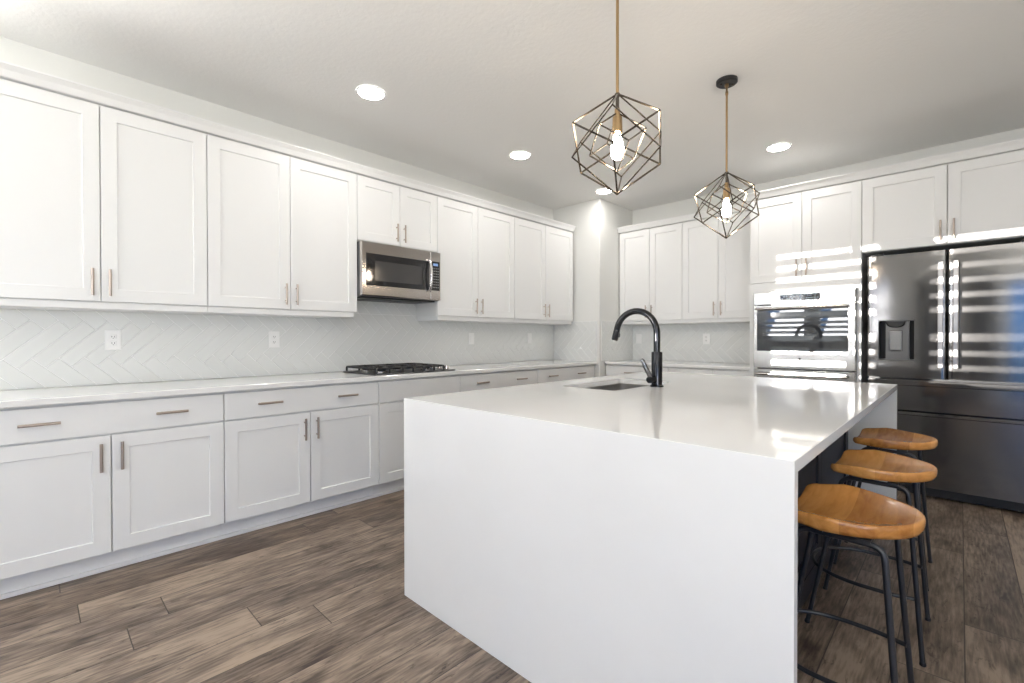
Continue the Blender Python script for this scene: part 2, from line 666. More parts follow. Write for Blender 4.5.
def slotted_wall(bm, along, w0, w1, z0, z1, t0, t1, holes, axis):
    """wall with rectangular holes; axis 'x': wall runs along x, thickness in y"""
    f = (lambda a, b, c: (a, b, c)) if axis == 'x' else (lambda a, b, c: (b, a, c))
    holes = sorted(holes)
    cur = w0
    for (a, b, c, d) in holes:
        box(bm, cur, a, t0, t1, z0, z1, f)
        box(bm, a, b, t0, t1, z0, c, f)
        box(bm, a, b, t0, t1, d, z1, f)
        cur = b
    box(bm, cur, w1, t0, t1, z0, z1, f)


# ------------------------------------------------------------------ room shell
ZC = 2.809
T = 0.12
bm = new(); box(bm, -T, RX + T, RY - 3.2, ROOM_D + T, -0.1, 0.0); struct('floor', bm, M_FLOOR)
bm = new(); box(bm, -T, RX + T, RY - T, ROOM_D + T, ZC, ZC + 0.1); struct('ceiling', bm, M_CEIL)
bm = new(); slotted_wall(bm, None, RY - T, ROOM_D + T, 0, ZC, -T, 0, [LWIN], 'y'); wall_left = struct('wall_left', bm, M_WALL)
bm = new(); box(bm, 0, RX, ROOM_D, ROOM_D + T, 0, ZC); wall_back = struct('wall_back', bm, M_WALL)
CHX, CHY = 0.690, 4.576
bm = new(); cbox(bm, 0.0, CHX, CHY, ROOM_D, 0.0, ZC, 0.004); wall_corner = struct('wall_corner', bm, M_WALL)
W1 = (0.45, 1.28, 1.14, 2.40)  # unseen shuttered rear windows, placed to cast the sun stripes
W2 = (1.50, 2.40, 1.14, 2.40)
D1 = (4.55, 5.40, 0.02, 2.2)  # unseen glass door, placed for the blue reflection in the refrigerator
ADDED_HALL = (3.25, 4.20, 0.0, 2.3)         # unseen hall opening, added for a dark reflection in the refrigerator
bm = new(); slotted_wall(bm, None, 0, RX, 0, ZC, RY - T, RY, [W1, W2, ADDED_HALL, D1], 'x'); struct('wall_rear', bm, M_WALL)
bm = new()
box(bm, ADDED_HALL[0] - 0.1, ADDED_HALL[0], RY - 3.0, RY - T, 0, 2.5); box(bm, ADDED_HALL[1], ADDED_HALL[1] + 0.1, RY - 3.0, RY - T, 0, 2.5)
box(bm, ADDED_HALL[0] - 0.1, ADDED_HALL[1] + 0.1, RY - 3.1, RY - 3.0, 0, 2.5); box(bm, ADDED_HALL[0] - 0.1, ADDED_HALL[1] + 0.1, RY - 3.1, RY - T, 2.5, 2.6)
struct('wall_added_hall', bm, M_WALL)  # unlit hall box, added so the refrigerator reflects something dark
bm = new()
slotted_wall(bm, None, RY, ROOM_D, 0, ZC, RX, RX + T, [(a, b, 0.25, 2.35) for a, b in LW], 'y')
struct('wall_right', bm, M_WALL)


def window_frame(name, a, b, c, d, t0, t1, axis, mullions=0):
    f = (lambda x, y, z: (x, y, z)) if axis == 'x' else (lambda x, y, z: (y, x, z))
    w = 0.045
    bm = new()
    box(bm, a, a + w, t0, t1, c, d, f); box(bm, b - w, b, t0, t1, c, d, f)
    box(bm, a + w, b - w, t0, t1, c, c + w, f); box(bm, a + w, b - w, t0, t1, d - w, d, f)
    for k in range(mullions):
        m = a + (b - a) * (k + 1) / (mullions + 1)
        box(bm, m - 0.03, m + 0.03, t0, t1, c + w, d - w, f)
    root = struct(name, bm, M_CAB)
    bm = new()
    tm = (t0 + t1) / 2
    box(bm, a + w, b - w, tm - 0.002, tm + 0.002, c + w, d - w, f)
    obj('pane', bm, M_PANE, root)
    return root


win_a = window_frame('window_1', *W1, RY - 0.10, RY - 0.06, 'x')
win_b = window_frame('window_2', *W2, RY - 0.10, RY - 0.06, 'x')
window_frame('door_1', *D1, RY - 0.10, RY - 0.05, 'x')
for i, (a, b) in enumerate(LW):
    window_frame('window_%d' % (i + 3), a, b, 0.25, 2.35, RX + 0.04, RX + 0.09, 'y', mullions=1)

window_frame('window_4', *LWIN, -0.09, -0.04, 'y', mullions=1)  # unseen window, added to let the fill lamp in

# unseen wall added outside to keep the sun out of the left window
bm = new(); box(bm, -1.75, -1.60, -9.4, -2.6, -0.1, 3.4); struct('wall_outside_sunblock', bm, M_WALL)

LOUVRE_PITCH, LOUVRE_TILT = 0.105, math.radians(46)
LOUVRE_Z0 = 1.20


def shutters(root, a, b, c, d):
    """plantation shutter in the window opening: stiles, rails and tilted elliptical louvres"""
    y0, y1 = RY - 0.045, RY - 0.005
    bm = new()
    w = 0.03
    box(bm, a, a + w, y0, y1, c, d); box(bm, b - w, b, y0, y1, c, d)
    box(bm, a + w, b - w, y0, y1, c, c + 0.03); box(bm, a + w, b - w, y0, y1, d - 0.03, d)
    box(bm, a + w, b - w, y0, y1, 1.605, 1.700)
    obj('shutter_frame', bm, M_CAB, root)
    bm = new()
    ym = (y0 + y1) / 2
    z = LOUVRE_Z0
    while z < d - 0.04:
        if abs(z - 1.652) > 0.05:
            ring = []
            for k in range(12):
                t = 2 * math.pi * k / 12
                p, q = 0.0445 * math.cos(t), 0.006 * math.sin(t)
                ring.append((p * math.cos(LOUVRE_TILT) - q * math.sin(LOUVRE_TILT),
                             p * math.sin(LOUVRE_TILT) + q * math.cos(LOUVRE_TILT)))
            loft(bm, [[(x, ym + p, z + q) for p, q in ring] for x in (a + w + 0.002, b - w - 0.002)])
        z += LOUVRE_PITCH
    obj('louvers', bm, M_CAB, root)


shutters(win_a, *W1)
shutters(win_b, *W2)


# ------------------------------------------------------------------ backsplash
def clip_poly(poly, lo, hi, ax):
    def half(pp, keep, v):
        out = []
        for i in range(len(pp)):
            a, b = pp[i], pp[(i + 1) % len(pp)]
            ka, kb = keep(a), keep(b)
            if ka:
                out.append(a)
            if ka != kb:
                t = (v - a[ax]) / (b[ax] - a[ax])
                out.append((a[0] + (b[0] - a[0]) * t, a[1] + (b[1] - a[1]) * t))
        return out
    poly = half(poly, lambda p: p[ax] >= lo - 1e-9, lo)
    return half(poly, lambda p: p[ax] <= hi + 1e-9, hi) if len(poly) > 2 else []


def inset_poly(poly, g):
    n = len(poly)
    out = []
    for i in range(n):
        a, b, c = Vector(poly[i - 1]), Vector(poly[i]), Vector(poly[(i + 1) % n])
        d1, d2 = (b - a), (c - b)
        if d1.length < 1e-6 or d2.length < 1e-6:
            return None
        d1.normalize(); d2.normalize()
        n1, n2 = Vector((-d1.y, d1.x)), Vector((-d2.y, d2.x))
        k = 1 + n1.dot(n2)
        if k < 0.05:
            return None
        out.append(tuple(b + (n1 + n2) / k * g))
    return out


def area(poly):
    return 0.5 * sum(poly[i - 1][0] * poly[i][1] - poly[i][0] * poly[i - 1][1] for i in range(len(poly)))


def backsplash(u0, u1, z0, z1, f, parent, anchor, name='backsplash'):
    """glazed 3 x 12 tiles in a 45 degree herringbone, every tile with its own pillowed edge and slight lean"""
    rng = random.Random(7)
    w, n = 0.0763, 4
    au, az = anchor
    bm = new()
    s = math.sqrt(0.5)
    rot = lambda x, y: ((x + y) * s * w + au, (y - x) * s * w + az)
    span = int((u1 - u0 + 1.2) / (w * 1.41)) + 30
    for k in range(-span, span):
        for b in range(-4, 5):
            ox, oy = k + n * b, k - n * b
            for rect in (((0, 0), (n, 0), (n, 1), (0, 1)), ((0, 1), (1, 1), (1, 1 + n), (0, 1 + n))):
                pts = [rot(x + ox, y + oy - 1) for x, y in rect]
                pts = clip_poly(pts, u0, u1, 0)
                if len(pts) < 3:
                    continue
                pts = clip_poly(pts, z0, z1, 1)
                if len(pts) < 3:
                    continue
                q = [pts[0]]
                for p in pts[1:]:
                    if (Vector(p) - Vector(q[-1])).length > 0.002:
                        q.append(p)
                if (Vector(q[0]) - Vector(q[-1])).length < 0.002:
                    q.pop()
                if len(q) < 3 or abs(area(q)) < 2e-4:
                    continue
                if area(q) < 0:
                    q.reverse()
                g = inset_poly(q, 0.0016)
                h = inset_poly(q, 0.0042)
                if not g or not h or area(h) < 1e-5:
                    continue
                cu = sum(p[0] for p in q) / len(q)
                cz = sum(p[1] for p in q) / len(q)
                tu, tz = rng.uniform(-0.006, 0.006), rng.uniform(-0.006, 0.006)
                loft(bm, [[f(p[0], 0.003, p[1]) for p in g], [f(p[0], 0.0072, p[1]) for p in g],
                          [f(p[0], 0.0092 + (p[0] - cu) * tu + (p[1] - cz) * tz, p[1]) for p in h]], cap0=False)
    o = obj(name, bm, M_TILE, parent)
    bm = new()
    box(bm, u0, u1, 0.0005, 0.0066, z0, z1, f)
    obj('grout_bed', bm, M_GROUT, parent)
    return o


ANCH = (-0.007, 1.080)
backsplash(-0.26, CHY - 0.001, 0.915, 1.40, LEFT, wall_left, ANCH)
backsplash(1.755, 2.512, 1.40, 1.53, LEFT, wall_left, ANCH)
backsplash(CHX + 0.001, 2.284, 0.915, 1.39, BACK, wall_back, (0.70, 1.08))
backsplash(0.011, 0.655, 0.915, 1.387, lambda u, d, z: (u, CHY - d, z), wall_corner, (0.1, 1.08))
backsplash(4.612, ROOM_D - 0.011, 0.915, 1.387, lambda u, d, z: (CHX + d, u, z), wall_corner, (4.7, 1.08))


# ------------------------------------------------------------------ cabinets
U_FACE, L_FACE, T_FACE = 0.34, 0.636, 0.665


def upper_cabinet(f, u0, u1, um, z0, z1, face, label, cat='cabinet', rail=True, group=None, rail_in=(0, 0), loc=None):
    g = 0.0022
    root = thing('wall_cabinet', label, cat, f((u0 + u1) / 2, 0.15, z0), group)
    bm = new()
    box(bm, u0 + 0.0005, u1 - 0.0005, 0.012, face - 0.022, z0 - 0.003, z1 + 0.012, f)
    obj('body', bm, M_CABIN, root)
    for a, b, hu in ((u0 + g, um - g, um - 0.036), (um + g, u1 - g, um + 0.036)):
        d = shaker('door', a, b, z0, z1, face, f, root)
        pull(hu, z0 + 0.030 + 0.0725, face, f, d)
    if rail:
        bm = new()
        a, b = u0 + 0.0006 + rail_in[0], u1 - 0.0006 - rail_in[1]
        rect_loft(bm, a, b, z0 - 0.040, z0 - 0.0035, [(0, 0.014), (0, face - 0.016), (0.002, face - 0.014)], f)
        obj('light_rail', bm, M_CAB, root)
    return root


UZ0, UZ1 = 1.393, 2.455
upper_cabinet(LEFT, -0.24, 0.757, 0.259, UZ0, UZ1, U_FACE,
              'tall white two-door wall cabinet at the left edge of the photo')
upper_cabinet(LEFT, 0.757, 1.752, 1.253, UZ0, UZ1, U_FACE,
              'tall white two-door wall cabinet directly left of the microwave', rail_in=(0, 0.022))
upper_cabinet(LEFT, 1.752, 2.517, 2.134, 1.957, UZ1, U_FACE,
              'short white two-door wall cabinet directly above the microwave', rail=False)
upper_cabinet(LEFT, 2.517, 3.514, 3.004, UZ0, UZ1, U_FACE,
              'tall white two-door wall cabinet directly right of the microwave', rail_in=(0.012, 0))
upper_cabinet(LEFT, 3.514, 4.535, 4.020, UZ0, UZ1, U_FACE,
              'tall white two-door wall cabinet on the left wall next to the corner column', rail_in=(0, 0.012))
upper_cabinet(BACK, 0.702, 1.488, 1.098, UZ0, UZ1, U_FACE,
              'white two-door wall cabinet on the back wall beside the corner column')
upper_cabinet(BACK, 1.488, 2.283, 1.876, UZ0, UZ1, U_FACE,
              'white two-door wall cabinet on the back wall directly left of the tall oven cabinet')
upper_cabinet(BACK, 3.1255, 4.13, 3.629, 1.878, UZ1, T_FACE,
              'wide white two-door cabinet directly above the refrigerator', rail=False)


def crown(name, f, u0, u1, face, ret=None):
    bm = new()
    prof = [(0.014, 2.4685), (face + 0.006, 2.4685), (face + 0.010, 2.474), (face + 0.022, 2.500), (face + 0.036, 2.518), (face + 0.040, 2.522),
            (face + 0.040, 2.530), (0.014, 2.530)]
    loft(bm, [[f(u, d, z) for d, z in prof] for u in (u0, u1)])
    return struct(name, bm, M_CAB)


crown('trim_1', LEFT, -0.245, 4.540, U_FACE)
crown('trim_2', BACK, 0.6925, 2.262, U_FACE)
crown('trim_3', BACK, 2.264, 4.16, T_FACE)


def base_cabinet(f, u0, u1, um, label, drawers, door_pulls=True, face=L_FACE, body_top=0.880, toe_back=0.57):
    """drawers: list of (u0, u1, [pull u]) ; um = meeting line of the two doors"""
    g = 0.0025
    root = thing('base_cabinet', label, 'cabinet', f((u0 + u1) / 2, 0.3, 0))
    bm = new()
    box(bm, u0 + 0.0005, u1 - 0.0005, 0.004, face - 0.022, 0.118, body_top, f)
    obj('body', bm, M_CABIN, root)
    for a, b, pl in drawers:
        d = slab('drawer', a + g, b - g, 0.714, 0.869, face, f, root)
        for p in pl:
            pull(p, 0.795, face, f, d, vertical=False, length=0.14)
    for a, b, hu in ((u0 + g, um - g, um - 0.040), (um + g, u1 - g, um + 0.040)):
        d = shaker('door', a, b, 0.115, 0.705, face, f, root)
        pull(hu, 0.600, face, f, d, length=0.14)
    bm = new()
    box(bm, u0 + 0.0005, u1 - 0.0005, 0.01, toe_back - 0.015, 0.002, 0.1175, f)
    box(bm, u0 + 0.0005, u1 - 0.0005, toe_back - 0.015, toe_back, 0.002, 0.022, f)
    obj('toe_kick', bm, M_CAB, root)
    return root


base_cabinet(LEFT, -0.24, 0.767, 0.270, 'white base cabinet under the counter at the left edge of the photo',
             [(-0.24, 0.767, [0.018, 0.519])])
base_cabinet(LEFT, 0.767, 1.764, 1.264, 'white base cabinet with a wide drawer, directly left of the cooktop base',
             [(0.767, 1.764, [1.013, 1.514])])
base_cabinet(LEFT, 1.764, 2.531, 2.147, 'white base cabinet with a plain drawer front right under the cooktop',
             [(1.764, 2.531, [])])
base_cabinet(LEFT, 2.531, 3.536, 3.033, 'white base cabinet on the left wall, directly right of the cooktop base',
             [(2.531, 3.536, [2.776, 3.285])])
base_cabinet(LEFT, 3.536, 4.553, 4.045, 'white base cabinet on the left wall next to the corner column',
             [(3.536, 4.553, [3.768, 4.27])])
base_cabinet(BACK, 0.700, 1.4745, 1.085, 'white base cabinet on the back wall beside the corner column',
             [(0.700, 1.4745, [1.03])])
base_cabinet(BACK, 1.4745, 2.280, 1.943, 'white base cabinet on the back wall beside the tall oven cabinet',
             [(1.4745, 1.943, [1.71]), (1.943, 2.280, [2.11])])

# countertops along the walls
bm = new(); cbox(bm, 0.011, 0.666, -0.26, CHY - 0.0115, 0.8825, 0.914, 0.003)
tag(obj('countertop', bm, M_STONE, origin=(0.33, 2.1, 0.8825)), 'long white quartz countertop running along the left wall under the microwave', 'countertop')
bm = new(); cbox(bm, CHX + 0.0115, 2.2838, ROOM_D - 0.660, ROOM_D - 0.011, 0.8825, 0.914, 0.003)
tag(obj('countertop', bm, M_STONE, origin=(1.45, 5.0, 0.8825)), 'short white quartz countertop on the back wall left of the ovens', 'countertop')

# tall oven cabinet
TX0, TX1 = 2.285, 3.125
root = thing('oven_cabinet', 'tall white cabinet built around the double ovens, two doors on top', 'cabinet', ((TX0 + TX1) / 2, ROOM_D - 0.3, 0))
bm = new()
FF = T_FACE - 0.004
box(bm, TX0, TX0 + 0.02, 0.004, T_FACE - 0.022, 0.118, 2.467, BACK)
box(bm, TX1 - 0.02, TX1, 0.004, T_FACE - 0.022, 0.118, 2.467, BACK)
box(bm, TX0 + 0.02, TX1 - 0.02, 0.004, T_FACE - 0.022, 1.62, 2.467, BACK)
box(bm, TX0 + 0.02, TX1 - 0.02, 0.004, T_FACE - 0.022, 0.118, 0.33, BACK)
obj('body', bm, M_CABIN, root)
bm = new()
box(bm, TX0, 2.336, T_FACE - 0.0215, T_FACE, 0.118, 1.688, BACK)
box(bm, 3.097, TX1, T_FACE - 0.0215, T_FACE, 0.118, 1.688, BACK)
box(bm, 2.336, 3.097, T_FACE - 0.0215, T_FACE, 1.600, 1.688, BACK)
obj('face_frame', bm, M_CAB, root)
for a, b, hu in ((TX0 + 0.002, 2.7025, 2.668), (2.7075, TX1 - 0.002, 2.742)):
    d = shaker('door', a, b, 1.693, UZ1, T_FACE, BACK, root)
    pull(hu, 1.80, T_FACE, BACK, d)
slab('drawer', 2.338, 3.095, 0.120, 0.320, T_FACE, BACK, root)
bm = new()
box(bm, TX0, TX1, 0.01, 0.59, 0.002, 0.1175, BACK)
obj('toe_kick', bm, M_CAB, root)
# filler panels each side of the refrigerator
bm = new(); box(bm, 4.10, 4.13, 0.004, T_FACE, 0.0, 1.873, BACK)
tag(obj('end_panel', bm, M_CAB, origin=(4.11, 5.0, 0)), 'tall white end panel on the right of the refrigerator', 'panel')

# ------------------------------------------------------------------ double oven
OY = 4.600                                    # front plane of the doors
root = thing('double_oven', 'stainless steel double wall oven in the tall white cabinet', 'oven', (2.716, 4.95, 0.34))
OB = lambda u, d, z: (u, OY - d, z)
bm = new(); box(bm, 2.352, 3.081, -0.55, -0.066, 0.345, 1.585, OB); obj('body', bm, M_DARKPLASTIC, root)
bm = new(); rect_loft(bm, 2.338, 3.095, 1.486, 1.597, [(0, -0.0655), (0, -0.004), (0.004, 0)], OB)
cp = obj('control_panel', bm, M_OVEN, root)
bm = new(); rect_loft(bm, 2.556, 2.853, 1.501, 1.568, [(0, 0.0002), (0.001, 0.0022)], OB)
dsp = obj('display', bm, M_GLASS_BLACK, cp)
bm = new()
rng = random.Random(3)
for rowz in (1.512, 1.529, 1.546, 1.558):
    x = 2.565
    while x < 2.842:
        wdt = rng.choice((0.006, 0.010, 0.016))
        if rng.random() < 0.72:
            box(bm, x, x + wdt, 0.0023, 0.0027, rowz, rowz + 0.006, OB)
        x += wdt + 0.007
obj('touch_marks', bm, principled('pale_marks', (0.55, 0.65, 0.75), 0.4), dsp)


def oven_door(z0, z1, gz0, gz1, hz):
    bm = new()
    rect_loft(bm, 2.338, 3.095, z0, z1, [(0, -0.0655), (0, -0.004), (0.004, 0)], OB)
    d = obj('door', bm, M_OVEN, root)
    bm = new()
    rect_loft(bm, 2.366, 3.048, gz0, gz1, [(0, 0.0003), (0.002, 0.0035)], OB)
    obj('glass', bm, M_OVENGLASS, d)
    bm = new()
    rb = 0.0125
    tube(bm, [OB(2.366, 0.052, hz), OB(3.048, 0.052, hz)], rb, 14)
    for u in (2.400, 3.014):
        tube(bm, [OB(u, 0.0005, hz), OB(u, 0.052, hz)], 0.009, 10)
    obj('handle', bm, M_STEEL, d, smooth=True)
    return d


d1 = oven_door(0.918, 1.479, 1.071, 1.437, 1.449)
d2 = oven_door(0.350, 0.908, 0.475, 0.838, 0.868)
bm = new(); tube(bm, [OB(2.706, 0.0004, 1.007), OB(2.706, 0.004, 1.007)], 0.013, 20); em = obj('emblem', bm, M_CHROME, d1, smooth=True)
bm = new(); tube(bm, [OB(2.706, 0.0041, 1.007), OB(2.706, 0.0055, 1.007)], 0.0095, 20); obj('emblem_face', bm, M_DARKPLASTIC, em, smooth=True)

# ------------------------------------------------------------------ refrigerator
root = thing('refrigerator', 'dark stainless french door refrigerator with a water dispenser', 'refrigerator', (3.632, 4.95, 0))
FX0, FXM, FX1 = 3.170, 3.632, 4.094
FB = lambda u, d, z: (u, OY - d, z)
bm = new(); box(bm, FX0 + 0.006, FX1 - 0.006, -0.70, -0.072, 0.012, 1.815, FB); obj('body', bm, M_DARKPLASTIC, root)


def curved_front(bm, u0, u1, z0, z1, bulge=0.006, back=-0.070, holes=None, rr=0.012, nseg=14):
    """gently bowed door skin with rounded vertical edges"""
    prof = []
    for k in range(nseg + 1):
        t = k / nseg
        u = u0 + (u1 - u0) * t
        e = min(u - u0, u1 - u)
        rnd = 0 if e >= rr else rr - math.sqrt(max(0, rr * rr - (rr - e) ** 2))
        prof.append((u, bulge * (1 - (2 * t - 1) ** 2) - rnd))
    ex = [u0 + rr * (1 - math.cos(a)) for a in (0, 0.5, 1.0)]
    prof = [(u, d) for u, d in prof if u0 + rr < u < u1 - rr]
    def pd(u):
        t = (u - u0) / (u1 - u0)
        e = min(u - u0, u1 - u)
        rnd = 0 if e >= rr else rr - math.sqrt(max(0, rr * rr - (rr - e) ** 2))
        return bulge * (1 - (2 * t - 1) ** 2) - rnd
    us = [u0 + rr * (1 - math.cos(a)) for a in (0, 0.4, 0.8, 1.2, 1.57)]
    us = us + [u for u, d in prof] + [u0 + u1 - u for u in reversed(us)]
    sect = [(u0, back)] + [(u, pd(u)) for u in us] + [(u1, back)]
    loft(bm, [[FB(u, d, z) for u, d in sect] for z in (z0, z1)])


# right door and drawers
bm = new(); curved_front(bm, FXM + 0.003, FX1, 0.884, 1.826); dr = obj('door', bm, M_FRIDGE, root, smooth=True)
# left door is built around the dispenser opening
DX0, DX1, DZ0, DZ1 = 3.240, 3.458, 1.010, 1.325
bm = new()
curved_front(bm, FX0, FXM - 0.003, 0.884, 1.826)
dl = obj('door', bm, M_FRIDGE, root, smooth=True)
cut = new(); box(cut, DX0, DX1, -0.055, 0.05, DZ0, DZ1, FB)
cutter = obj('cutter', cut, M_FRIDGE)
md = dl.modifiers.new('cut', 'BOOLEAN'); md.operation = 'DIFFERENCE'; md.solver = 'EXACT'; md.object = cutter
dg = bpy.context.evaluated_depsgraph_get()
me_cut = bpy.data.meshes.new_from_object(dl.evaluated_get(dg))
dl.modifiers.clear(); dl.data = me_cut
bpy.data.objects.remove(cutter)
me_cut.set_sharp_from_angle(angle=math.radians(40))

FACE = 0.005
bm = new()
for a, b, c, d in ((DX0, DX1, DZ0, DZ0 + 0.006), (DX0, DX1, DZ1 - 0.006, DZ1), (DX0, DX0 + 0.005, DZ0, DZ1), (DX1 - 0.005, DX1, DZ0, DZ1)):
    box(bm, a + 0.0004, b - 0.0004, -0.004, FACE + 0.003, c + 0.0004, d - 0.0004, FB)
disp = obj('dispenser', bm, M_FRIDGE, dl)
bm = new()
for a, b, c, d in ((DX0, DX1, DZ0, DZ0 + 0.006), (DX0, DX1, DZ1 - 0.006, DZ1), (DX0, DX0 + 0.005, DZ0, DZ1), (DX1 - 0.005, DX1, DZ0, DZ1)):
    box(bm, a + 0.0004, b - 0.0004, -0.05, -0.0042, c + 0.0004, d - 0.0004, FB)
obj('recess_liner', bm, M_LINER, disp)
M_DISPBACK = brushed('dispenser_steel', (0.12, 0.117, 0.115), 0.3, (0.3, 0.3, 40), 0.04, aniso=0)
bm = new(); box(bm, DX0 + 0.0055, DX1 - 0.0055, -0.0545, -0.048, DZ0 + 0.007, DZ1 - 0.007, FB); obj('recess_back', bm, M_LINER, disp)
bm = new(); box(bm, DX0 + 0.045, DX1 - 0.034, -0.0475, -0.012, DZ0 + 0.007, DZ1 - 0.008, FB); obj('recess_panel', bm, M_DISPBACK, disp)
bm = new()   # domed control head
hx = (DX0 + DX1) / 2 - 0.004
for k in range(1):
    rings = []
    for d, sc in ((-0.0115, 1.0), (0.004, 1.0), (0.012, 0.86)):
        ring = []
        for i in range(17):
            t = math.pi * i / 16
            ring.append(FB(hx - 0.058 * sc * math.cos(t), d, DZ1 - 0.012 - 0.048 * sc * math.sin(t) ** 0.7 if 0 < i < 16 else DZ1 - 0.012))
        rings.append(ring)
    loft(bm, rings)
obj('control_head', bm, M_GLASS_BLACK, disp, smooth=True)
bm = new(); rect_loft(bm, hx - 0.040, hx + 0.040, DZ0 + 0.075, DZ0 + 0.235, [(0, -0.0115), (0.004, 0.004), (0.010, 0.006)], FB)
obj('paddle', bm, M_PADDLE, disp)
bm = new(); box(bm, DX0 + 0.0055, DX1 - 0.0055, -0.0475, 0.004, DZ0 + 0.007, DZ0 + 0.014, FB)
obj('drip_tray', bm, M_DISPBACK, disp)


def fridge_handle(u, parent, z0, z1):
    bm = new()
    pts = [FB(u, 0.044, z0), FB(u, 0.050, (z0 + z1) / 2), FB(u, 0.044, z1)]
    cbox(bm, u - 0.0155, u + 0.0155, 0.040, 0.068, z0, z1, 0.005, FB)
    for z in (z0 + 0.012, z1 - 0.036):
        cbox(bm, u - 0.010, u + 0.010, 0.0045, 0.0405, z, z + 0.024, 0.002, FB)
    return obj('handle', bm, M_FRHAND, parent)


fridge_handle(3.598, dl, 0.968, 1.738)
fridge_handle(3.678, dr, 0.968, 1.738)
bm = new(); curved_front(bm, FX0, FX1, 0.642, 0.872, bulge=0.007); dw = obj('drawer', bm, M_FRIDGE, root, smooth=True)
bm = new(); cbox(bm, FX0 + 0.006, FX1 - 0.006, -0.01, 0.012, 0.826, 0.868, 0.004, FB); obj('grip_edge', bm, M_FRIDGE, dw)
bm = new(); curved_front(bm, FX0, FX1, 0.080, 0.630, bulge=0.007); dw = obj('drawer', bm, M_FRIDGE, root, smooth=True)
bm = new(); cbox(bm, FX0 + 0.006, FX1 - 0.006, -0.01, 0.011, 0.604, 0.626, 0.004, FB); obj('grip_edge', bm, M_FRIDGE, dw)
bm = new(); box(bm, FX0 + 0.02, FX1 - 0.02, -0.069, -0.03, 0.012, 0.074, FB); obj('toe_grille', bm, M_BLACK, root)
for hx2 in (FX0 + 0.06, FX1 - 0.06):
    bm = new(); cbox(bm, hx2 - 0.04, hx2 + 0.04, -0.16, -0.01, 1.8275, 1.843, 0.004, FB); obj('hinge_cover', bm, M_DARKPLASTIC, root)
for hx2 in (FX0 + 0.05, FX1 - 0.05):
    bm = new(); tube(bm, [FB(hx2, -0.2, 0.0005), FB(hx2, -0.2, 0.0115)], 0.02, 12); obj('foot', bm, M_BLACK, root, smooth=True)

# ------------------------------------------------------------------ microwave
MX = 0.400
MB_ = lambda u, d, z: (MX + d, u, z)
MY0, MY1, MZ0, MZ1 = 1.7555, 2.5085, 1.523, 1.9405
root = thing('microwave', 'stainless over-the-range microwave hung between the white wall cabinets', 'microwave', (0.2, 2.13, MZ0))
bm = new(); box(bm, MY0 + 0.001, MY1 - 0.001, -0.388, -0.0305, MZ0 - 0.004, MZ1 + 0.0, MB_); obj('body', bm, principled('microwave_case', (0.09, 0.09, 0.095), 0.4), root)
MYD = 2.398                                    # door / control strip split
bm = new()
wy0, wy1, wz0, wz1 = MY0 + 0.037, MYD - 0.052, MZ0 + 0.079, MZ1 - 0.087
rect_loft(bm, MY0, MYD - 0.001, MZ0, MZ1, [(0, -0.030), (0, -0.005), (0.005, 0)], MB_)
door = obj('door', bm, M_STEEL, root)
bm = new(); rect_loft(bm, wy0, wy1 + 0.038, wz0, wz1, [(0, 0.0003), (0.003, 0.0025)], MB_); gl = obj('window', bm, M_GLASS_BLACK, door)
bm = new(); rect_loft(bm, wy0 + 0.075, wy1 - 0.04, wz0 + 0.040, wz1 - 0.055, [(0, 0.0026), (0.002, 0.0031)], MB_)
obj('mesh_screen', bm, principled('screen_grey', (0.06, 0.058, 0.058), 0.12, spec=0.6), gl)
bm = new()                                      # bowed bar handle
hp = []
for k in range(13):
    t = k / 12
    hp.append(MB_(MYD - 0.022, 0.012 + 0.034 * math.sin(math.pi * t) ** 0.6, wz0 - 0.004 + (wz1 - wz0 + 0.014) * t))
tube(bm, hp, 0.0125, 10)
obj('handle', bm, M_FRHAND, door, smooth=True)
bm = new(); rect_loft(bm, MYD + 0.001, MY1, MZ0, MZ1, [(0, -0.030), (0, -0.005), (0.005, 0)], MB_); cp = obj('control_panel', bm, M_STEEL, root)
bm = new(); rect_loft(bm, MYD + 0.010, MY1 - 0.012, wz0 + 0.003, wz1 + 0.004, [(0, 0.0003), (0.002, 0.002)], MB_); kp = obj('keypad', bm, M_GLASS_BLACK, cp)
bm = new(); rect_loft(bm, MYD + 0.028, MY1 - 0.032, wz1 - 0.034, wz1 - 0.012, [(0, 0.0021), (0.001, 0.0026)], MB_); obj('display', bm, M_DISPLAY, kp)
bm = new()
M_KEYS = principled('key_grey', (0.30, 0.30, 0.31), 0.5)
for r in range(8):
    for c in range(4):
        y = MYD + 0.020 + c * 0.0185
        z = wz1 - 0.060 - r * 0.0235
        if z > wz0 + 0.012:
            box(bm, y, y + 0.011, 0.0021, 0.0025, z, z + 0.007, MB_)
obj('keys', bm, M_KEYS, kp)
bm = new()
box(bm, MY0 + 0.03, MY1 - 0.03, -0.36, -0.05, MZ0 - 0.016, MZ0 - 0.0045, MB_)
for k in range(2):
    y = MY0 + 0.12 + k * 0.30
    box(bm, y, y + 0.20, -0.30, -0.10, MZ0 - 0.020, MZ0 - 0.0165, MB_)
obj('vent_grille', bm, M_DARKPLASTIC, root)

# ------------------------------------------------------------------ cooktop
root = thing('gas_cooktop', 'gas cooktop with black iron grates set in the counter under the microwave', 'cooktop', (0.35, 2.13, 0.9142))
bm = new(); cbox(bm, 0.095, 0.605, 1.750, 2.512, 0.9143, 0.9235, 0.004); obj('hob_plate', bm, M_DARKPLASTIC, root)


